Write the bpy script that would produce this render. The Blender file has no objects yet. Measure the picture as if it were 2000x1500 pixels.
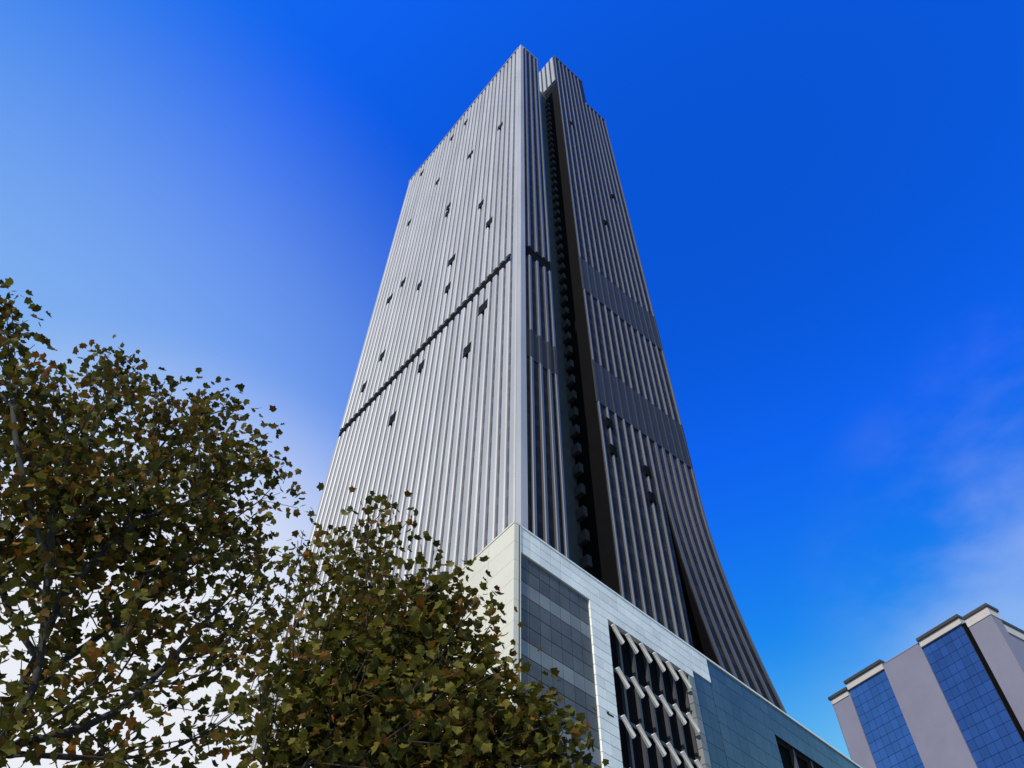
import bpy, bmesh, math, random
from mathutils import Vector, Matrix
R = math.radians
scene = bpy.context.scene
C = scene.collection

# ------------------------------------------------------------------ camera
cam_d = bpy.data.cameras.new('camera'); cam = bpy.data.objects.new('camera', cam_d); C.objects.link(cam)
PITCH, ROLL, FPX = 52.247, 0.832, 1510.0
cam_d.sensor_fit = 'HORIZONTAL'; cam_d.sensor_width = 36.0; cam_d.lens = FPX / 2000.0 * 36.0
cam_d.clip_start = 0.1; cam_d.clip_end = 20000
p, ro = R(PITCH), R(ROLL)
Fv = Vector((0, math.cos(p), math.sin(p))); U0 = Vector((0, -math.sin(p), math.cos(p))); X0 = Vector((1, 0, 0))
Uv = U0 * math.cos(ro) - X0 * math.sin(ro); Xv = X0 * math.cos(ro) + U0 * math.sin(ro)
M = Matrix((Xv, Uv, -Fv)).transposed().to_4x4(); M.translation = (0, 0, 1.6)
cam.matrix_world = M
scene.camera = cam

# ------------------------------------------------------------------ sky and sun
SUN_EL, SUN_AZ = 40.0, 31.0            # azimuth: degrees left of straight behind the camera
s_dir = Vector((-math.sin(R(SUN_AZ)) * math.cos(R(SUN_EL)), -math.cos(R(SUN_AZ)) * math.cos(R(SUN_EL)), math.sin(R(SUN_EL))))
W = bpy.data.worlds.new('World'); scene.world = W; W.use_nodes = True
nt = W.node_tree; nt.nodes.clear()
def N(t, nt=nt, **kw):
    n = nt.nodes.new(t)
    for k, v in kw.items(): setattr(n, k, v)
    return n
out = N('ShaderNodeOutputWorld'); bg = N('ShaderNodeBackground'); nt.links.new(bg.outputs[0], out.inputs[0])
sky = N('ShaderNodeTexSky', sky_type='NISHITA', sun_disc=False, sun_elevation=R(SUN_EL),
        sun_rotation=R(180 + SUN_AZ), air_density=1.0, dust_density=0.4, ozone_density=2.2)
hs = N('ShaderNodeHueSaturation'); hs.inputs['Saturation'].default_value = 1.36; hs.inputs['Value'].default_value = 1.75
nt.links.new(sky.outputs[0], hs.inputs['Color'])
gm = N('ShaderNodeGamma'); gm.inputs['Gamma'].default_value = 1.9; nt.links.new(hs.outputs[0], gm.inputs['Color'])
sc_ = N('ShaderNodeVectorMath', operation='SCALE'); sc_.inputs['Scale'].default_value = 0.40; nt.links.new(gm.outputs[0], sc_.inputs[0])
mn = N('ShaderNodeVectorMath', operation='MINIMUM'); mn.inputs[1].default_value = (4.0, 5.0, 5.7); nt.links.new(sc_.outputs[0], mn.inputs[0])
tc = N('ShaderNodeTexCoord')
# thin high cloud: soft streaky noise over the whole dome, denser towards the hazy side and the horizon
mp = N('ShaderNodeMapping'); mp.inputs['Scale'].default_value = (1.0, 1.0, 2.2); mp.inputs['Location'].default_value = (3.1, 0.4, 1.7)
nt.links.new(tc.outputs['Generated'], mp.inputs['Vector'])
nz = N('ShaderNodeTexNoise'); nz.inputs['Scale'].default_value = 2.3; nz.inputs['Detail'].default_value = 6; nz.inputs['Roughness'].default_value = 0.55
nt.links.new(mp.outputs[0], nz.inputs['Vector'])
cr = N('ShaderNodeMapRange', interpolation_type='SMOOTHSTEP'); cr.inputs['From Min'].default_value = 0.45; cr.inputs['From Max'].default_value = 0.70
cr.inputs['To Max'].default_value = 0.25
nt.links.new(nz.outputs['Fac'], cr.inputs['Value'])
def veil(direction, lo, hi, amount):
    d = N('ShaderNodeVectorMath', operation='DOT_PRODUCT'); d.inputs[1].default_value = Vector(direction).normalized()
    nt.links.new(tc.outputs['Generated'], d.inputs[0])
    m = N('ShaderNodeMapRange', interpolation_type='SMOOTHSTEP'); m.inputs['From Min'].default_value = lo; m.inputs['From Max'].default_value = hi; m.inputs['To Max'].default_value = amount
    nt.links.new(d.outputs['Value'], m.inputs['Value']); return m
v1 = veil((-0.64, 0.66, 0.36), 0.64, 0.99, 0.50)
v2 = veil((-0.45, 0.80, 0.36), 0.87, 0.995, 0.92)
sep = N('ShaderNodeSeparateXYZ'); nt.links.new(tc.outputs['Generated'], sep.inputs[0])
hz = N('ShaderNodeMapRange', interpolation_type='SMOOTHSTEP'); hz.inputs['From Min'].default_value = 0.55; hz.inputs['From Max'].default_value = 0.20
hz.inputs['To Max'].default_value = 0.40
nt.links.new(sep.outputs['Z'], hz.inputs['Value'])
def mx(a, b):
    m = N('ShaderNodeMath', operation='MAXIMUM'); nt.links.new(a, m.inputs[0]); nt.links.new(b, m.inputs[1]); return m.outputs[0]
def screen(a, b):   # 1-(1-a)(1-b)
    x = N('ShaderNodeMath', operation='MULTIPLY'); nt.links.new(a, x.inputs[0]); nt.links.new(b, x.inputs[1])
    y = N('ShaderNodeMath', operation='ADD'); nt.links.new(a, y.inputs[0]); nt.links.new(b, y.inputs[1])
    z = N('ShaderNodeMath', operation='SUBTRACT'); nt.links.new(y.outputs[0], z.inputs[0]); nt.links.new(x.outputs[0], z.inputs[1]); return z.outputs[0]
cm = veil((0.70, 0.60, 0.40), 0.90, 0.99, 1.0)
cw = N('ShaderNodeMath', operation='MULTIPLY'); nt.links.new(cr.outputs[0], cw.inputs[0]); nt.links.new(cm.outputs[0], cw.inputs[1])
fac = screen(screen(cw.outputs[0], v2.outputs[0]), hz.outputs[0])
mixv = N('ShaderNodeMix', data_type='RGBA'); nt.links.new(v1.outputs[0], mixv.inputs['Factor']); nt.links.new(mn.outputs[0], mixv.inputs['A']); mixv.inputs['B'].default_value = (3.2, 5.2, 5.9, 1)
mix = N('ShaderNodeMix', data_type='RGBA'); nt.links.new(fac, mix.inputs['Factor'])
nt.links.new(mixv.outputs['Result'], mix.inputs['A']); mix.inputs['B'].default_value = (5.9, 5.9, 6.2, 1)
nt.links.new(mix.outputs['Result'], bg.inputs['Color']); bg.inputs['Strength'].default_value = 0.15

sun_d = bpy.data.lights.new('sun', 'SUN'); sun_d.energy = 3.9; sun_d.angle = R(0.53); sun_d.color = (1.0, 0.95, 0.87)
sun = bpy.data.objects.new('sun', sun_d); C.objects.link(sun); sun.rotation_euler = s_dir.to_track_quat('Z', 'Y').to_euler(); sun.location = (0, 0, 400)

vs = scene.view_settings; vs.view_transform = 'Standard'; vs.look = 'None'; vs.exposure = 0.0; vs.gamma = 1.0; vs.use_curve_mapping = False
scene.render.resolution_x = 1024; scene.render.resolution_y = 768

# ------------------------------------------------------------------ materials
def mat(name, col, rough=0.6, metal=0.0, var=0.0, scale=1.0, bump=0.0, spec=0.5, stretch=(1, 1, 1), obvar=0.0):
    m = bpy.data.materials.new(name); m.use_nodes = True; t = m.node_tree; b = t.nodes['Principled BSDF']
    b.inputs['Roughness'].default_value = rough; b.inputs['Metallic'].default_value = metal
    b.inputs['Specular IOR Level'].default_value = spec
    b.inputs['Base Color'].default_value = (*col, 1)
    if var or obvar:
        g = t.nodes.new('ShaderNodeNewGeometry'); mpn = t.nodes.new('ShaderNodeMapping'); mpn.inputs['Scale'].default_value = stretch
        t.links.new(g.outputs['Position'], mpn.inputs[0])
        n = t.nodes.new('ShaderNodeTexNoise'); n.inputs['Scale'].default_value = scale; n.inputs['Detail'].default_value = 5; n.inputs['Roughness'].default_value = 0.6
        t.links.new(mpn.outputs[0], n.inputs['Vector'])
        r = t.nodes.new('ShaderNodeMapRange'); r.inputs['From Min'].default_value = 0.25; r.inputs['From Max'].default_value = 0.75
        r.inputs['To Min'].default_value = 1 - var; r.inputs['To Max'].default_value = 1 + var
        t.links.new(n.outputs['Fac'], r.inputs['Value'])
        val = r.outputs[0]
        if obvar:
            oi = t.nodes.new('ShaderNodeObjectInfo'); r2 = t.nodes.new('ShaderNodeMapRange')
            r2.inputs['To Min'].default_value = 1 - obvar; r2.inputs['To Max'].default_value = 1 + obvar
            t.links.new(oi.outputs['Random'], r2.inputs['Value'])
            mm = t.nodes.new('ShaderNodeMath'); mm.operation = 'MULTIPLY'; t.links.new(val, mm.inputs[0]); t.links.new(r2.outputs[0], mm.inputs[1]); val = mm.outputs[0]
        h = t.nodes.new('ShaderNodeVectorMath'); h.operation = 'SCALE'; h.inputs[0].default_value = col
        t.links.new(val, h.inputs['Scale']); t.links.new(h.outputs[0], b.inputs['Base Color'])
        if bump:
            bp = t.nodes.new('ShaderNodeBump'); bp.inputs['Strength'].default_value = bump; bp.inputs['Distance'].default_value = 0.05
            t.links.new(n.outputs['Fac'], bp.inputs['Height']); t.links.new(bp.outputs[0], b.inputs['Normal'])
    return m
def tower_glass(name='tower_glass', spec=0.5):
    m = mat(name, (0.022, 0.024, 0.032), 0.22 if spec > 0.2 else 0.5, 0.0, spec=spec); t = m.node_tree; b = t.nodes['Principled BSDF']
    g = t.nodes.new('ShaderNodeNewGeometry'); s = t.nodes.new('ShaderNodeSeparateXYZ'); t.links.new(g.outputs['Position'], s.inputs[0])
    d = t.nodes.new('ShaderNodeMath'); d.operation = 'MULTIPLY'; d.inputs[1].default_value = 1 / 3.9; t.links.new(s.outputs['Z'], d.inputs[0])
    fr = t.nodes.new('ShaderNodeMath'); fr.operation = 'FRACT'; t.links.new(d.outputs[0], fr.inputs[0])
    gt = t.nodes.new('ShaderNodeMath'); gt.operation = 'GREATER_THAN'; gt.inputs[1].default_value = 0.70; t.links.new(fr.outputs[0], gt.inputs[0])
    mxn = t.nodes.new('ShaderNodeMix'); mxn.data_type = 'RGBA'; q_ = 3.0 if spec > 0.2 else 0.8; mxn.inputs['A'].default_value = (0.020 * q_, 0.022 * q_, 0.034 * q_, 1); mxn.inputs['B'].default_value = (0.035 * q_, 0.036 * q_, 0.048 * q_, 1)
    t.links.new(gt.outputs[0], mxn.inputs['Factor']); t.links.new(mxn.outputs['Result'], b.inputs['Base Color'])
    return m
MT = dict(
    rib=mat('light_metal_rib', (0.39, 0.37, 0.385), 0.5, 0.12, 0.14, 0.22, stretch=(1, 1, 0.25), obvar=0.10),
    rib_shade=mat('shaded_metal_rib', (0.16, 0.156, 0.16), 0.36, 0.5, 0.16, 0.22, stretch=(1, 1, 0.25), obvar=0.12),  # darker copy of the light rib, right-face shade put into its colour
    fin=mat('dark_metal', (0.022, 0.021, 0.025), 0.6, 0.0, 0.2, 0.5),
    dark=mat('black_recess_shade', (0.004, 0.004, 0.005), 0.8, 0, 0.2, 0.5, spec=0.05),  # flat black, shade of slot and recesses put into the colour
    slot=mat('dark_grey_panel', (0.05, 0.052, 0.06), 0.5, 0.0, 0.25, 0.4),
    tglass=tower_glass(), glass_shade=tower_glass('shaded_tower_glass', 0.06),  # second glass darkened and dulled to imitate shade on the right face
    roof=mat('roof_gravel', (0.22, 0.21, 0.20), 0.9, 0, 0.2, 2.0),
    cream=mat('cream_stone', (0.60, 0.565, 0.49), 0.75, 0, 0.06, 0.5, 0.05, obvar=0.035),
    white=mat('lit_white_tile', (0.86, 0.85, 0.78), 0.40, 0, 0.10, 0.9, 0.05, obvar=0.09),  # bright patches of light on the podium side put into this tone
    joint=mat('dark_joint', (0.10, 0.11, 0.11), 0.9),
    gpane=mat('shaded_glass_pane', (0.095, 0.100, 0.100), 0.5, 0, 0.25, 0.6, spec=0.25, obvar=0.16),  # dim patches of light on the podium side put into this tone
    pale_pane=mat('pale_grey_pane', (0.19, 0.20, 0.195), 0.5, 0, 0.2, 0.6, obvar=0.14),  # paler version, light bands put into its tone
    bpane=mat('shaded_blue_pane', (0.050, 0.075, 0.088), 0.20, 0, 0.25, 0.35, obvar=0.18),
    blade=mat('pale_awning_blade', (0.78, 0.74, 0.70), 0.5, 0, 0.08, 3),
    mull=mat('dark_mullion', (0.06, 0.06, 0.07), 0.5, 0.3),
    lilac=mat('pale_lilac_stone', (0.20, 0.195, 0.27), 0.8, 0, 0.08, 0.3, obvar=0.03),
    pink=mat('pale_pink_stone', (0.50, 0.46, 0.45), 0.8, 0, 0.06, 0.6),
    cope=mat('dark_coping', (0.035, 0.037, 0.04), 0.6),
    blueg=mat('blue_window_glass', (0.030, 0.090, 0.32), 0.22, 0.2, 0.15, 0.25, obvar=0.10),
    darkg=mat('dark_window_glass', (0.018, 0.03, 0.06), 0.15, 0, 0.2, 0.3, obvar=0.2),
    bark=mat('tree_bark', (0.026, 0.021, 0.017), 0.9, 0, 0.35, 8, 0.5),
    asphalt=mat('asphalt', (0.05, 0.05, 0.052), 0.9, 0, 0.15, 4, 0.2),
    ground=mat('city_ground', (0.16, 0.155, 0.15), 0.95, 0, 0.2, 0.05),
    pave=mat('paving', (0.30, 0.29, 0.27), 0.85, 0, 0.1, 1.5),
    paint=mat('road_paint', (0.75, 0.75, 0.72), 0.7, 0, 0.1, 4),
)
def leaf_mat(name, col):
    m = bpy.data.materials.new(name); m.use_nodes = True; t = m.node_tree; b = t.nodes['Principled BSDF']; o = t.nodes['Material Output']
    g = t.nodes.new('ShaderNodeNewGeometry')
    r = t.nodes.new('ShaderNodeMapRange'); r.inputs['To Min'].default_value = 0.55; r.inputs['To Max'].default_value = 1.5; t.links.new(g.outputs['Random Per Island'], r.inputs['Value'])
    h = t.nodes.new('ShaderNodeVectorMath'); h.operation = 'SCALE'; h.inputs[0].default_value = col; t.links.new(r.outputs[0], h.inputs['Scale'])
    t.links.new(h.outputs[0], b.inputs['Base Color']); b.inputs['Roughness'].default_value = 0.65; b.inputs['Specular IOR Level'].default_value = 0.15
    tr = t.nodes.new('ShaderNodeBsdfTranslucent'); t.links.new(h.outputs[0], tr.inputs['Color'])
    ms = t.nodes.new('ShaderNodeMixShader'); ms.inputs[0].default_value = 0.25
    t.links.new(b.outputs[0], ms.inputs[1]); t.links.new(tr.outputs[0], ms.inputs[2]); t.links.new(ms.outputs[0], o.inputs['Surface'])
    return m
LEAF = [leaf_mat('leaf_dark_green', (0.046, 0.048, 0.008)), leaf_mat('leaf_olive', (0.105, 0.090, 0.012)),
        leaf_mat('leaf_bronze', (0.135, 0.072, 0.013)), leaf_mat('leaf_rust', (0.22, 0.085, 0.014))]

# ------------------------------------------------------------------ helpers
def link(name, me, m, parent=None, loc=(0, 0, 0), rz=0.0):
    o = bpy.data.objects.new(name, me); C.objects.link(o)
    if m and not me.materials: me.materials.append(m)
    o.location = loc; o.rotation_euler = (0, 0, rz)
    if parent: o.parent = parent
    return o
def thing(name, label, cat, loc=(0, 0, 0), rz=0.0, group=None):
    o = bpy.data.objects.new(name, None); C.objects.link(o); o.location = loc; o.rotation_euler = (0, 0, rz); o.empty_display_size = 1
    o['label'] = label; o['category'] = cat
    if group: o['group'] = group
    return o
_cache = {}
def boxmesh(w, d, h, m, ch=0.0):
    """box centred on the origin; ch chamfers the two outer (-y) vertical edges"""
    k = (round(w, 4), round(d, 4), round(h, 4), m.name, ch)
    if k in _cache: return _cache[k]
    x, y, z = w / 2, d / 2, h / 2
    if ch: prof = [(-x, y), (-x, -y + ch), (-x + ch, -y), (x - ch, -y), (x, -y + ch), (x, y)]
    else: prof = [(-x, y), (-x, -y), (x, -y), (x, y)]
    n = len(prof)
    vs_ = [(a, b, -z) for a, b in prof] + [(a, b, z) for a, b in prof]
    fs = [(i, (i + 1) % n, n + (i + 1) % n, n + i) for i in range(n)] + [tuple(range(n - 1, -1, -1)), tuple(range(n, 2 * n))]
    me = bpy.data.meshes.new('box'); me.from_pydata(vs_, [], fs); me.update(); me.materials.append(m); _cache[k] = me
    return me
class Face:
    """a wall plane in a building's local space: origin, u direction along the wall (angle), outward normal = u rotated -90 (viewer side)"""
    def __init__(s, parent, origin, u, outw):
        s.p = parent; s.o = Vector((origin[0], origin[1], 0)); s.u = Vector((u[0], u[1], 0)).normalized(); s.n = Vector((outw[0], outw[1], 0)).normalized()
        # local -y of a box must point along outward normal, local x along +-u
        s.rz = math.atan2(s.n.x, -s.n.y)
    def pt(s, u, d, z): q = s.o + s.u * u + s.n * d; return (q.x, q.y, z)
    def box(s, name, u0, u1, z0, z1, d0, d1, m, parent=None, ch=0.0):
        me = boxmesh(abs(u1 - u0), abs(d1 - d0), abs(z1 - z0), m, ch)
        return link(name, me, None, parent or s.p, s.pt((u0 + u1) / 2, (d0 + d1) / 2, (z0 + z1) / 2), s.rz)
def prism(name, poly, z0, z1, m, parent, roofm=None):
    n = len(poly)
    me = bpy.data.meshes.new(name)
    fs = [(i, (i + 1) % n, n + (i + 1) % n, n + i) for i in range(n)] + [tuple(range(n - 1, -1, -1)), tuple(range(n, 2 * n))]
    me.from_pydata([(x, y, z0) for x, y in poly] + [(x, y, z1) for x, y in poly], [], fs); me.update()
    me.materials.append(m)
    if roofm: me.materials.append(roofm); me.polygons[n + 1].material_index = 1
    return link(name, me, None, parent)
def rawmesh(name, vs_, fs, m, parent=None):
    me = bpy.data.meshes.new(name); me.from_pydata(vs_, [], fs); me.update(); me.materials.append(m)
    return link(name, me, None, parent)
def boxes(name, lst, m, parent):
    V, Fs = [], []
    for x0, x1, y0, y1, z0, z1 in lst:
        b = len(V); V += [(x0, y0, z0), (x1, y0, z0), (x1, y1, z0), (x0, y1, z0), (x0, y0, z1), (x1, y0, z1), (x1, y1, z1), (x0, y1, z1)]
        Fs += [tuple(b + i for i in f) for f in ((3, 2, 1, 0), (4, 5, 6, 7), (0, 1, 5, 4), (1, 2, 6, 5), (2, 3, 7, 6), (3, 0, 4, 7))]
    return rawmesh(name, V, Fs, m, parent)
def structure(o): o['kind'] = 'structure'; return o

# ------------------------------------------------------------------ ground
g = structure(rawmesh('ground', [(-6000, -6000, 0), (6000, -6000, 0), (6000, 6000, 0), (-6000, 6000, 0)], [(0, 1, 2, 3)], MT['ground']))
structure(boxes('road', [(-400, 400, 10.6, 22.0, -0.2, 0.004)], MT['asphalt'], None))
structure(boxes('pavement', [(-400, 400, -14, 10.45, -0.2, 0.13)], MT['pave'], None))
structure(boxes('kerb', [(-400, 400, 10.453, 10.6, -0.2, 0.14)], MT['cream'], None))
structure(boxes('lane_marking', [(-60 + i * 6, -57 + i * 6, 16.2, 16.35, 0.0, 0.008) for i in range(20)], MT['paint'], None))

# ------------------------------------------------------------------ tower
ROOF = 30.5
TC = (1.25, 59.99)
Lu = Vector((-0.642, 0.766, 0)).normalized(); Ru = Vector((0.766, 0.642, 0)).normalized()
tower = thing('skyscraper', 'tall grey ribbed skyscraper with dark vertical slot rising above the podium', 'skyscraper', (TC[0], TC[1], ROOF))
def rl(r, l): v = Ru * r + Lu * l; return (v.x, v.y)
def Z(z): return z - ROOF           # tower parts are modelled in tower space
def block(name, r0, r1, l0, l1, z0, z1, m): return prism(name, [rl(r0, l0), rl(r1, l0), rl(r1, l1), rl(r0, l1)], Z(z0), Z(z1), m, tower, MT['roof'])
T1, T2, T3 = 238.6, 263.0, 241.0
RS0, RS1, RW = 6.3, 14.0, 25.6      # slot from RS0 to RS1, wing from RW
w_ = block('glass_wall', 0, RS0, 0, 8.0, ROOF, T1, MT['glass_shade']); w_.data.materials.append(MT['tglass']); w_.data.polygons[3].material_index = 2
block('main_body', 0.003, 34.3, 8.0, 55.0, ROOF, T1 - 0.4, MT['tglass'])
w_ = block('glass_wall', RS1, RW, 0, 7.99, ROOF, T1 - 0.8, MT['glass_shade']); w_.data.materials.append(MT['dark']); w_.data.polygons[3].material_index = 2  # slot-side wall blackened to stand in for shade
block('upper_block', RS1, 26.6, 0.004, 22, T1 - 0.79, T2, MT['glass_shade'])
block('glass_wall', RW + 0.003, 34.3, 0.0, 7.98, 78.0, T3, MT['glass_shade'])
block('slot_panel', RS0 + 0.003, RS1 - 0.003, 5.0, 7.97, ROOF, T1 - 3, MT['slot'])
FL = Face(tower, (0, 0), Lu, (-Ru.x, -Ru.y)); FR = Face(tower, (0, 0), Ru, (-Lu.x, -Lu.y))
def bx(F, name, u0, u1, z0, z1, d0, d1, m, ch=0.0): return F.box(name, u0, u1, Z(z0), Z(z1), d0, d1, m, None, ch)
# corner pier shared by both faces
prism('corner_pier', [rl(-0.5, -0.4), rl(0.45, -0.4), rl(0.45, 0.0), rl(0.0, 0.5), rl(-0.5, 0.5)], Z(ROOF), Z(T1 + 0.5), MT['rib'], tower)
# left face ribs, broken by the belt groove
rng = random.Random(4)
NB = 32; pitch = 54.4 / NB
BELT0, BELT1 = 114.4, 117.0
vents = [(25.2, 228.1), (7.6, 188.0), (31.1, 229.6), (19.5, 193.1), (46.1, 231.0), (34.7, 203.3), (11.9, 152.2), (25.6, 173.4), (26.2, 169.9), (45.6, 196.6), (8.3, 138.4), (20.2, 140.0), (41.3, 157.6),
         (32.1, 145.3), (20.6, 129.1), (47.2, 156.6), (8.7, 107.8), (13.0, 99.5), (42.4, 130.2), (26.6, 109.1), (48.1, 124.8), (33.1, 101.2)]
for i in range(NB):
    u = 0.55 + pitch * (i + 0.5); w = 1.06
    if u < 3.0: bx(FL, 'rib', u - w / 2, u + w / 2, ROOF, T1 + 0.5, 0.0, 0.38, MT['rib'], 0.14)
    else:
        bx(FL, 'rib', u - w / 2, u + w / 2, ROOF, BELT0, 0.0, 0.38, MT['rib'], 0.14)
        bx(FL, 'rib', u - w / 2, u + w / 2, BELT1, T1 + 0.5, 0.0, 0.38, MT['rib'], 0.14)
bx(FL, 'belt_groove', 2.9, 55.0, BELT0, BELT1, 0.0, 0.06, MT['dark'])
for u, z in vents:
    k = round((u - 0.55) / pitch); u = 0.55 + pitch * k
    wv = rng.choice((1.7, 1.9, 2.3))
    f_ = bx(FL, 'vent_opening', u - wv / 2, u + wv / 2, z - 1.3, z + 1.3, 0.02, 0.42, MT['dark'])
    for q in range(3):
        FL.box('louver_slat', u - wv / 2 + 0.1, u + wv / 2 - 0.1, Z(z - 0.75 + q * 0.7), Z(z - 0.62 + q * 0.7), 0.422, 0.46, MT['fin'])
# right face, first block
for u in (1.55, 3.2, 4.8, 6.0):
    w = 0.5 if u < 6 else 0.45
    for z0, z1 in ((ROOF, 86.0), (92.5, 114.4), (117.6, T1 + 0.5)):
        bx(FR, 'rib', u - w / 2, u + w / 2, z0, z1, 0, 0.40, MT['rib_shade'], 0.08)
    bx(FR, 'dark_fin', u - 0.2, u + 0.2, 86.0, 92.5, 0, 0.45, MT['fin'])
bx(FR, 'belt_groove', 0.85, RS0, 114.4, 117.6, 0.0, 0.07, MT['dark'])
bx(FR, 'dark_band', 0.85, RS0, 86.0, 92.5, 0.0, 0.12, MT['fin'])  # darker flat band between the rib segments
# floor ledges up the slot
for k in range(46):
    z = 48 + k * 3.9
    FR.box('floor_ledge', RS1 - 0.7, RS1 - 0.004, Z(z), Z(z + 1.6), -4.99, -3.6, MT['slot'])
# right face, second block up to the wing
npit = 1.68
u = RS1 + 0.35
cnt = 0
while u < RW - 0.2:
    for z0, z1 in ((ROOF, 87.0), (97.0, 118.0), (129.5, T2 + 0.6)):
        bx(FR, 'rib', u - 0.17, u + 0.17, z0, z1, 0, 0.28, MT['rib_shade'], 0.08)
    for z0, z1 in ((87.0, 97.0), (118.0, 129.5)):
        bx(FR, 'dark_fin', u - 0.2, u + 0.2, z0, z1, 0, 0.26, MT['fin'])
    u += npit; cnt += 1
for z0, z1 in ((87.0, 97.0), (118.0, 129.5)):
    bx(FR, 'dark_band', RS1 + 0.02, 34.28, z0, z1, 0.01, 0.14, MT['fin'])  # two dark bands crossing block and wing
# wing: flush above, its foot swings out to the right below z = 78
wing_u = [26.1 + 1.62 * i for i in range(6)] 
for u in wing_u:
    for z0, z1 in ((97.0, 118.0), (129.5, T3 + 0.5)):
        bx(FR, 'rib', u - 0.19, u + 0.19, z0, z1, 0, 0.26, MT['rib_shade'], 0.08)
    for z0, z1 in ((87.0, 97.0), (118.0, 129.5)):
        bx(FR, 'dark_fin', u - 0.18, u + 0.18, z0, z1, 0, 0.25, MT['fin'])
def swing(z, t):
    """sideways shift of the wing foot; t = 0 at its inner edge, 1 at its outer edge"""
    if z >= 80: return 0.0
    a = 0.0085 * (80 - max(z, 50)) ** 2 + (0.35 * (50 - z) if z < 50 else 0)
    return a * (0.62 + 0.33 * t)
def strip(name, u0, u1, d0, d1, ztop, m, t0, t1):
    zs = [ztop - (ztop - ROOF) * k / 24 for k in range(25)]
    V, Fs = [], []
    for z in zs:
        for uu, d, t in ((u0, d0, t0), (u0, d1, t0), (u1, d1, t1), (u1, d0, t1)):
            V.append(FR.pt(uu + swing(z, t), d, Z(z)))
    for k in range(24):
        a, b = 4 * k, 4 * k + 4
        for e in range(4):
            f = (e + 1) % 4; Fs.append((a + e, a + f, b + f, b + e))
    Fs += [(3, 2, 1, 0), (96, 97, 98, 99)]
    return rawmesh(name, V, Fs, m, tower)
ww = strip('wing_wall', RW + 0.01, 34.3, -7.9, 0.0, 78.0, MT['glass_shade'], 0, 1); ww.data.materials.append(MT['dark'])
for k in range(24): ww.data.polygons[4 * k].material_index = 1  # inner side of the wing foot painted black as shade
for i, u in enumerate(wing_u): strip('rib', u - 0.19, u + 0.19, 0.002, 0.26, 86.9, MT['rib_shade'], i / 5.5, i / 5.5)
for u, z in ((17.2, 207.4), (23.7, 157.1), (16.0, 83.5), (16.0, 78.0), (22.6, 78.5), (22.6, 73.5), (29.0, 178.0)):
    k = round((u - RS1 - 0.35) / npit); uu = RS1 + 0.35 + npit * k
    bx(FR, 'vent_opening', uu - 0.55, uu + 0.55, z - 0.9, z + 0.9, 0.02, 0.34, MT['dark'])
# parapet copings
bx(FL, 'coping', 0.76, 55.2, T1 + 0.5, T1 + 1.0, -0.6, 0.52, MT['rib'])
bx(FR, 'coping', 0.76, RS0, T1 + 0.5, T1 + 1.0, -0.6, 0.42, MT['rib'])
bx(FR, 'coping', RS1, 26.6, T2 + 0.6, T2 + 1.0, -0.6, 0.30, MT['rib_shade'])
bx(FR, 'coping', 26.62, 34.3, T3 + 0.5, T3 + 0.9, -0.6, 0.28, MT['rib_shade'])
FU = Face(tower, rl(RS1, 0), Lu, (-Ru.x, -Ru.y))
for i in range(9): bx(FU, 'rib', 0.5 + i * 1.9, 1.7 + i * 1.9, T1 + 0.8, T2 + 0.6, 0.0, 0.3, MT['rib'])
bx(FR, 'machine_room', 19, 24, T2, T2 + 2.0, -9, -5, MT['slot'])

# ------------------------------------------------------------------ podium
PC = (0.25, 32.0)
PR = Vector((0.705, 0.7092, 0)).normalized(); PL = Vector((-0.5877, 0.809, 0)).normalized()
pod = thing('podium_building', 'low podium with cream stone flank and white tiled glazed side below the skyscraper', 'building', (PC[0], PC[1], 0))
def pl(r, l): v = PR * r + PL * l; return (v.x, v.y)
prism('wall', [pl(0.6, 0.6), pl(98, 0.6), pl(98, 90), pl(0.6, 110)], 0, ROOF - 0.02, MT['joint'], pod, MT['roof'])
nPL = Vector((-PL.y, PL.x, 0)); nPL = nPL if nPL.dot(Vector((0, -1, 0))) > 0 else -nPL
nPR = Vector((PR.y, -PR.x, 0))
GL = Face(pod, (0, 0), PL, nPL); GR = Face(pod, (0, 0), PR, nPR)
# cream stone flank: slabs with open joints
SL = 2.4; SH = 1.25
for j in range(17):
    z1 = ROOF - j * SH
    for i in range(14):
        GL.box('stone_slab', i * SL + 0.012, (i + 1) * SL - 0.012, z1 - SH + 0.008, z1 - 0.008, -0.45, 0, MT['cream'])
GL.box('stone_wall', 0.0, 108, 0.3, ROOF - 17 * SH, -0.45, -0.01, MT['cream'])
GL.box('stone_wall', 14 * SL, 108, ROOF - 17 * SH + 0.01, ROOF, -0.45, -0.01, MT['cream'])
# right side: tile band along the roofline, bright light put into its white
TW = 0.72
def tiles(u0, u1, z0, z1, m, name, dw, dh, d=0.0, gap=0.018, thick=0.3):
    nu = max(1, round((u1 - u0) / dw)); nz_ = max(1, round((z1 - z0) / dh))
    a = (u1 - u0) / nu; b = (z1 - z0) / nz_
    for i in range(nu):
        for j in range(nz_):
            mm = m(i, j) if callable(m) else m
            GR.box(name, u0 + i * a + gap, u0 + (i + 1) * a - gap, z0 + j * b + gap, z0 + (j + 1) * b - gap, d - thick, d, mm)
tiles(0.42, 17.9, 28.75, ROOF, MT['white'], 'wall_tile', 0.82, 0.58)
tiles(6.1, 7.65, 17.15, 28.75, MT['white'], 'wall_tile', 0.78, 0.58)
GR.box('corner_post', 0.30, 0.40, 0.2, ROOF, -0.3, 0.05, MT['joint'])
GR.box('wall_edge', 6.1, 7.65, 0.2, 17.15, -0.3, -0.01, MT['white'])
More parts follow.
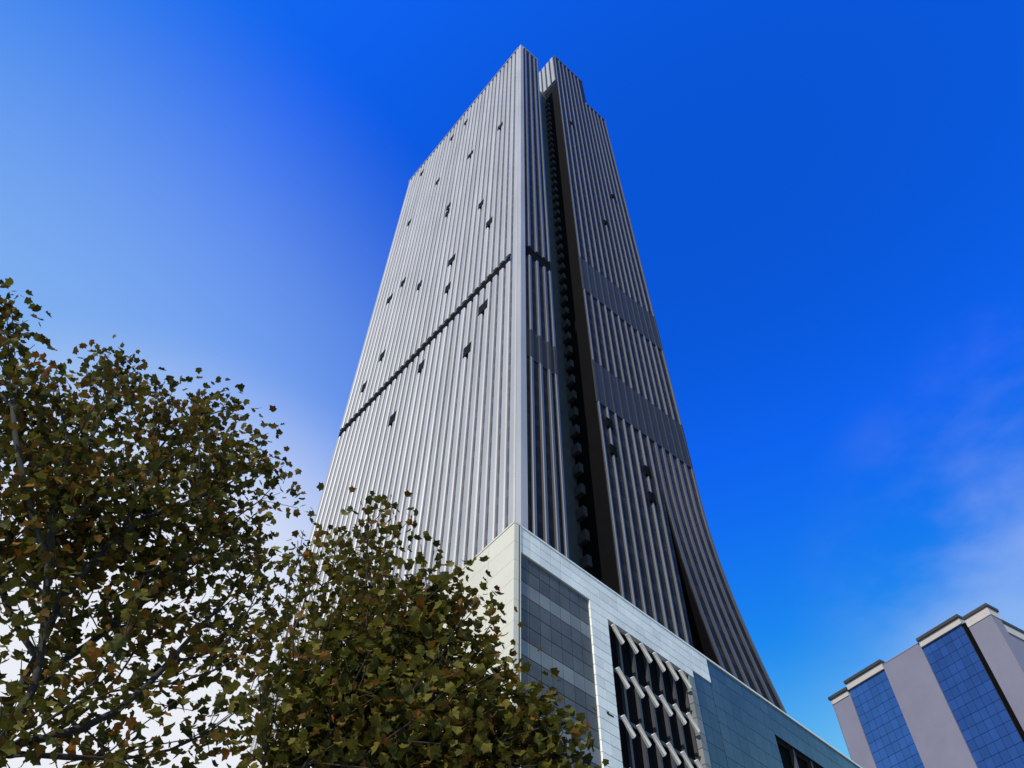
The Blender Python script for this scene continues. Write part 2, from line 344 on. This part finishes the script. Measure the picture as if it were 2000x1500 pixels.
# curtain wall by the corner, shade and reflected bands put into pane tones
tiles(0.42, 6.08, 15.0, 28.75, lambda i, j: MT['pale_pane'] if (j % 4) in (1,) else MT['gpane'], 'glass_pane', 0.81, 0.86, -0.10, 0.022, 0.06)
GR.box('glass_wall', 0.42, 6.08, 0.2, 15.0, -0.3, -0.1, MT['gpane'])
# deep window bay with tilted awning blades
O0, O1, OT, OB = 7.68, 15.3, 28.2, 10.5
# white tile spandrel above the opening
tiles(7.66, 15.9, 28.22, 28.74, MT['white'], 'wall_tile', 0.82, 0.5)
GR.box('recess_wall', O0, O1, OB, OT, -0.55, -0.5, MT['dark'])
GR.box('wall_edge', O0, O1, 0.2, OB, -0.55, -0.02, MT['white'])
nbay = 6; bw = (O1 - O0) / nbay
for i in range(nbay + 1):
    GR.box('mullion', O0 + i * bw - 0.09, O0 + i * bw + 0.09, OB, OT, -0.498, -0.30, MT['mull'])
for row in range(6):
    zt = OT - 0.05 - row * 2.72
    GR.box('floor_slab', O0, O1, zt - 2.72, zt - 2.5, -0.498, -0.42, MT['mull'])
    for i in range(nbay):
        a = O0 + i * bw + 0.30; zz = zt - 0.12
        # a blade: slim lit panel falling to the right, standing out from the wall
        w_, h_, th = 0.80, 0.80, 0.13
        P_ = [(a, zz), (a + w_, zz - h_), (a + w_ - 0.06, zz - h_ - th), (a - 0.04, zz - th * 0.55)]
        V = [GR.pt(x, 0.18, z) for x, z in P_] + [GR.pt(x, -0.05, z) for x, z in P_]
        V[2] = GR.pt(P_[2][0], 0.10, P_[2][1]); V[3] = GR.pt(P_[3][0], 0.02, P_[3][1])
        rawmesh('awning_blade', V, [(3, 2, 1, 0), (4, 5, 6, 7), (0, 1, 5, 4), (1, 2, 6, 5), (2, 3, 7, 6), (3, 0, 4, 7)], MT['blade'], pod)
tiles(15.32, 15.92, 17.3, 28.2, MT['pale_pane'], 'wall_tile', 0.6, 0.9)
# glazed side, its dimmer light put into the blue-grey tone
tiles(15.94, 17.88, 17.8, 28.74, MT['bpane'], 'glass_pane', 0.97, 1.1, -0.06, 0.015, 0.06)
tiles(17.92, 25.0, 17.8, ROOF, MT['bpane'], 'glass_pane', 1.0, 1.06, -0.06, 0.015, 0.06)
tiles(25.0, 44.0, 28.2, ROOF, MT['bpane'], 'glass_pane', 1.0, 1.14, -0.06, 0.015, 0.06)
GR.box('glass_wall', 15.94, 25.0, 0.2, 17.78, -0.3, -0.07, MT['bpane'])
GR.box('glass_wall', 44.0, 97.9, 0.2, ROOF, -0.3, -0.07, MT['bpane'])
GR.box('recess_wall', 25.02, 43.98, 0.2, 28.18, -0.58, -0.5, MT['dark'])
for i in range(9): GR.box('mullion', 25.1 + i * 2.3, 25.3 + i * 2.3, 10, 28.18, -0.498, -0.2, MT['mull'])
GR.box('coping', 0.3, 98, ROOF + 0.003, ROOF + 0.12, -0.5, 0.03, MT['white'])
GL.box('coping', 0.0, 108, ROOF + 0.003, ROOF + 0.12, -0.48, 0.03, MT['cream'])

# ------------------------------------------------------------------ office block on the right
BC = (79.94, 114.93); BL = Vector((-0.5265, 0.8502, 0)).normalized(); BR = Vector((0.8502, 0.5265, 0)).normalized()
off = thing('office_block', 'pale lilac stone office block with blue glass strips and dark roof copings', 'building', (BC[0], BC[1], 0))
def bl(r, l): v = BR * r + BL * l; return (v.x, v.y)
prism('wall', [bl(0.35, 0.0), bl(42, 0), bl(42, 31), bl(0.35, 31)], 0, 84.0, MT['lilac'], off, MT['roof'])
HL = Face(off, (0, 0), BL, (-BR.x, -BR.y))
HL.box('stone_pier', 26.7, 31.1, 0, 83.3, -0.36, 0.0, MT['lilac'])
HL.box('stone_pier', 9.4, 17.9, 0, 84.9, -0.36, 0.0, MT['lilac'])
def cap(u0, u1, z0, z1, d=0.12):
    HL.box('parapet', u0, u1, z0, z1 - 0.55, -0.9, d, MT['pink']); HL.box('coping', u0 - 0.15, u1 + 0.15, z1 - 0.55, z1, -1.0, d + 0.3, MT['cope'])
cap(26.9, 31.2, 83.2, 84.75); cap(17.9, 26.6, 84.1, 85.9, 0.2); cap(0.6, 9.3, 83.9, 85.6, 0.2)
HL.box('coping', 9.5, 17.7, 84.9, 85.05, -0.6, 0.05, MT['lilac'])
def glazing(u0, u1, ztop, zmid):
    HL.box('recess_wall', u0, u1, 0, ztop, -0.352, -0.34, MT['mull'])
    nu = 6; a = (u1 - u0) / nu; h = 1.75
    z = ztop
    while z - h > zmid:
        for i in range(nu): HL.box('window_pane', u0 + i * a + 0.035, u0 + (i + 1) * a - 0.035, z - h + 0.035, z - 0.035, -0.338, -0.14, MT['blueg'])
        z -= h
    HL.box('glass_wall', u0, u1, 0, z, -0.338, -0.16, MT['blueg'])
glazing(17.95, 26.65, 84.0, 58); glazing(0.9, 9.35, 83.9, 58)
HL.box('shadow_gap', 0.02, 0.88, 0, 84.0, -0.352, -0.30, MT['dark'])
# corner pier steps towards the street
prism('corner_pier', [bl(-0.1, -0.15), bl(-0.1, -4.6), bl(2.6, -4.6), bl(2.6, -0.15)], 0, 83.6, MT['lilac'], off, MT['roof'])
prism('parapet', [bl(-0.2, -0.12), bl(-0.2, -4.7), bl(2.7, -4.7), bl(2.7, -0.12)], 82.6, 84.1, MT['pink'], off)
prism('coping', [bl(-0.4, 0.0), bl(-0.4, -4.95), bl(2.9, -4.95), bl(2.9, 0.0)], 84.1, 84.65, MT['cope'], off)
prism('side_wall', [bl(2.62, -0.15), bl(2.62, -2.6), bl(40, -2.6), bl(40, -0.15)], 0, 84.2, MT['lilac'], off, MT['roof'])
prism('parapet', [bl(3.0, -0.2), bl(3.0, -2.8), bl(40, -2.8), bl(40, -0.2)], 83.0, 84.8, MT['pink'], off)
prism('coping', [bl(2.95, -0.1), bl(2.95, -3.0), bl(40.2, -3.0), bl(40.2, -0.1)], 84.8, 85.4, MT['cope'], off)
HR = Face(off, bl(0, -2.6), BR, (-BL.x, -BL.y))
for k in range(4):
    a = 3.3 + k * 9.2
    for j in range(14): HR.box('window_pane', a, a + 3.6, 81.8 - j * 1.75 - 1.65, 81.8 - j * 1.75, 0.0, 0.10, MT['darkg'])
    HR.box('glass_wall', a, a + 3.6, 0, 81.8 - 14 * 1.75, 0.0, 0.08, MT['darkg'])

# ------------------------------------------------------------------ trees
def leaf_template():
    # five-lobed leaf, base at the origin, pointing +y, folded along its midrib
    half = [(0.16, 0.0), (0.44, 0.10), (0.37, 0.30), (0.52, 0.55), (0.27, 0.64), (0.0, 1.0)]
    V = [(0, 0, 0), (0, 0.35, -0.03)]
    right = [(x, y, 0.16 * x + (0.05 if i % 2 else 0)) for i, (x, y) in enumerate(half)]
    left = [(-x, y, z) for x, y, z in reversed(right[:-1])]
    ring = [V[0]] + right + left
    verts = [V[1]] + ring
    n = len(ring)
    faces = [(0, 1 + i, 1 + (i + 1) % n) for i in range(n)]
    return verts, faces
LV, LF = leaf_template()
leaf_mesh = []
for k in range(4):
    me = bpy.data.meshes.new('leaf'); me.from_pydata(LV, [], LF); me.update(); me.materials.append(LEAF[k]); leaf_mesh.append(me)

def tube_chain(V, Fs, pts, rads, sides=6):
    base = len(V)
    for i, q in enumerate(pts):
        a = pts[max(i - 1, 0)]; b = pts[min(i + 1, len(pts) - 1)]
        d = (b - a).normalized() if (b - a).length > 1e-6 else Vector((0, 0, 1))
        x = d.orthogonal().normalized() if i == 0 else (x - d * x.dot(d)).normalized()
        y = d.cross(x)
        for s in range(sides):
            t = 2 * math.pi * s / sides
            w = q + (x * math.cos(t) + y * math.sin(t)) * rads[i]; V.append(w[:])
    for i in range(len(pts) - 1):
        for s in range(sides):
            a = base + i * sides + s; b = base + i * sides + (s + 1) % sides
            Fs.append((a, b, b + sides, a + sides))

def make_tree(label, base, fork_z, lobes, seed, lsize, mixw, trunk_r, lean=(0, 0), group=None, dens=1.0):
    rg = random.Random(seed)
    root = thing('plane_tree', label, 'tree', base, 0, group)
    B = Vector(base)
    fork = Vector((lean[0], lean[1], fork_z))
    clusters = []
    for (x, y, z, rad, n) in lobes:
        cen = Vector((x, y, z)) - B
        nc = max(2, int(n * (dens if (z > 9.8 or x > -3.9) else dens * 0.66) / 8.2))
        for _ in range(nc):
            while True:
                v = Vector((rg.uniform(-1, 1), rg.uniform(-1, 1), rg.uniform(-1, 1)))
                if v.length <= 1: break
            v = v * (0.55 + 0.45 * v.length) if v.length > 0 else v
            if rg.random() < 0.10: v = v.normalized() * rg.uniform(1.05, 1.32)
            clusters.append(cen + Vector((v.x * rad, v.y * rad * 1.5, v.z * rad)))
    # skeleton: greedy growth from the trunk, short paths preferred
    nodes = [Vector((0, 0, 0)), Vector((lean[0] * 0.3, lean[1] * 0.3, fork_z * 0.5)), fork]; par = [-1, 0, 1]; path = [0, 0, 0]
    clusters.sort(key=lambda q: (q - fork).length)
    leafnodes = []
    for q in clusters:
        best, bc = 2, 1e9
        for k in range(2, len(nodes)):
            d = (nodes[k] - q).length
            c = d * d * 0.55 + d * 0.6 + 0.62 * path[k]
            if nodes[k].z > q.z + 0.25: c += 1.2
            if c < bc: bc, best = c, k
        a = nodes[best]; d = (q - a).length; last = best
        steps = max(1, int(d / 0.8))
        for s in range(1, steps + 1):
            t = s / steps
            pt = a.lerp(q, t)
            if s < steps: pt += Vector((rg.uniform(-.07, .07), rg.uniform(-.07, .07), rg.uniform(-.03, .07) + 0.10 * math.sin(math.pi * t)))
            nodes.append(pt); par.append(last); path.append(path[last] + d / steps); last = len(nodes) - 1
        leafnodes.append(last)
    area = [0.0] * len(nodes)
    for k in leafnodes: area[k] += 0.006 ** 2.2
    for k in range(len(nodes) - 1, 0, -1): area[par[k]] += area[k]
    rad = [max(0.005, a ** (1 / 2.2)) for a in area]
    sc = trunk_r / rad[0]
    capr = trunk_r * 0.30
    rad = [r if r < 0.008 else 0.008 + (r - 0.008) * (trunk_r - 0.008) / max(rad[0] - 0.008, 1e-6) for r in rad]
    rad = [min(r, capr) for r in rad]
    V, Fs = [], []
    tp = [Vector((0, 0, -0.1)), Vector((lean[0] * .08, lean[1] * .08, 0.35)), Vector((lean[0] * .3, lean[1] * .3, fork_z * .35)), Vector((lean[0] * .6, lean[1] * .6, fork_z * .7)), fork]
    tube_chain(V, Fs, tp, [trunk_r * 1.5, trunk_r * 1.1, trunk_r, trunk_r * .92, trunk_r * .85], 10)
    tr = rawmesh('trunk', V, Fs, MT['bark'], root)
    V, Fs = [], []
    main = {}
    for k in range(3, len(nodes)):
        if par[k] not in main or rad[k] > rad[main[par[k]]]: main[par[k]] = k
    leafset = set(leafnodes)
    for _ in range(3):          # ease the kinks out of the limbs
        new = list(nodes)
        for k in range(3, len(nodes)):
            if k in main: new[k] = nodes[k] * 0.4 + (nodes[par[k]] + nodes[main[k]]) * 0.3
        nodes = new
    for k in range(3, len(nodes)):
        if main.get(par[k]) == k and par[k] != 2: continue
        ch = [nodes[par[k]], nodes[k]]; rr = [min(rad[par[k]], rad[k] * 1.25), rad[k]]; q = k
        while q in main:
            q = main[q]; ch.append(nodes[q]); rr.append(rad[q])
        tube_chain(V, Fs, ch, rr, 6)
    br = rawmesh('branches', V, Fs, MT['bark'], root)
    for po in br.data.polygons: po.use_smooth = True
    for po in tr.data.polygons: po.use_smooth = True
    # leaves
    L = []
    for k in leafnodes:
        tint = rg.random()
        for _ in range(rg.randint(7, 11)):
            off = Vector((rg.gauss(0, .22), rg.gauss(0, .22), rg.gauss(0, .19)))
            pos = nodes[k] + off
            yaw = rg.uniform(0, 2 * math.pi); tilt = rg.gauss(-0.5, 0.55); rollv = rg.gauss(0, 0.6)
            Mx = Matrix.Translation(pos) @ Matrix.Rotation(yaw, 4, 'Z') @ Matrix.Rotation(tilt, 4, 'X') @ Matrix.Rotation(rollv, 4, 'Y')
            s = lsize * rg.uniform(0.7, 1.25)
            c = rg.random() * 0.6 + tint * 0.4
            mi = 0 if c < mixw[0] else 1 if c < mixw[1] else 2 if c < mixw[2] else 3
            L.append((Mx @ Matrix.Scale(s, 4), mi))
    camp = Vector((0, 0, 1.6)) - B
    L.sort(key=lambda e: (e[0].translation - camp).length)
    seen = []
    rest = []
    for e in L:
        q = e[0].translation - camp
        fwd = q.dot(Fv); px = q.dot(Xv) / fwd * FPX; py = q.dot(Uv) / fwd * FPX
        if len(seen) < 300 and abs(px) < 985 and abs(py) < 735: seen.append(e)
        else: rest.append(e)
    V, Fs, mi_ = [], [], []
    for Mx, mi in rest:
        b = len(V)
        V += [(Mx @ Vector(v))[:] for v in LV]; Fs += [tuple(b + i for i in f) for f in LF]; mi_ += [mi] * len(LF)
    me = bpy.data.meshes.new('crown'); me.from_pydata(V, [], Fs); me.update()
    for m in LEAF: me.materials.append(m)
    me.polygons.foreach_set('material_index', mi_)
    cr_ = link('crown', me, None, root); cr_['kind'] = 'stuff'
    for Mx, mi in seen:
        o = bpy.data.objects.new('leaf', leaf_mesh[mi]); C.objects.link(o); o.parent = root; o.matrix_local = Mx
    return root

LA = [(-9.91,8.42,14.20,0.38,59), (-10.11,8.17,14.55,0.22,29), (-9.08,10.65,16.01,0.36,42), (-7.53,11.80,16.25,0.37,42), (-9.72,8.63,13.47,0.68,169), (-8.88,8.80,12.02,0.81,279), (-8.52,9.82,11.93,1.13,542), (-8.57,11.07,14.59,1.07,311), (-8.89,10.82,15.55,0.56,72), (-7.01,10.95,13.32,1.16,456), (-7.09,12.07,15.44,0.85,153), (-5.86,12.16,14.66,0.71,101), (-5.11,11.95,13.48,0.58,76), (-7.07,9.70,10.63,1.13,690), (-7.66,9.24,9.91,0.89,494), (-6.00,11.53,12.39,1.14,437), (-5.30,11.87,11.69,0.81,201), (-6.29,10.80,10.52,1.18,584), (-6.99,9.76,9.13,0.95,339), (-5.27,11.88,10.25,1.03,266), (-5.86,10.47,8.55,1.10,369), (-6.83,9.87,7.79,0.87,248), (-4.59,11.09,8.08,1.03,265), (-5.77,9.94,6.87,0.88,238), (-4.28,11.75,9.43,0.66,114), (-4.82,10.44,6.86,0.84,203), (-6.20,9.68,6.33,0.70,152)]
LB = [(-3.13,10.55,10.25,0.57,106), (-2.38,10.74,10.72,0.57,102), (-2.05,10.81,11.39,0.27,22), (-2.42,10.22,9.37,0.78,283), (-3.02,10.06,8.85,0.59,114), (-1.35,9.91,8.78,0.66,272), (-1.70,9.85,7.95,0.88,633), (-0.81,9.97,8.83,0.39,86), (-0.83,9.97,8.03,0.63,272), (-0.48,9.99,7.65,0.45,132), (-2.08,9.27,7.19,0.80,565), (-2.57,9.15,6.76,0.70,361), (-1.25,9.42,6.79,0.85,796), (-0.23,9.50,6.85,0.56,295), (0.36,9.49,6.69,0.42,159), (0.67,9.48,6.52,0.23,44), (-1.80,9.33,6.28,0.81,796), (-0.56,9.48,6.31,0.76,678), (-2.60,9.14,6.11,0.61,298), (0.13,9.80,7.35,0.29,52), (0.38,9.49,6.20,0.44,200)]
make_tree('tall plane tree with thin bronze green foliage and bare lower branches at left', (-8.0, 8.4, 0.13), 3.4, LA, 11, 0.16, (0.34, 0.64, 0.88), 0.17, (0.2, 0.2), 'street plane trees', 1.25)
make_tree('smaller dense olive plane tree overlapping the podium corner', (-3.2, 9.1, 0.13), 3.8, LB, 23, 0.132, (0.34, 0.72, 0.91), 0.13, (0.25, 0.1), 'street plane trees', 1.35)
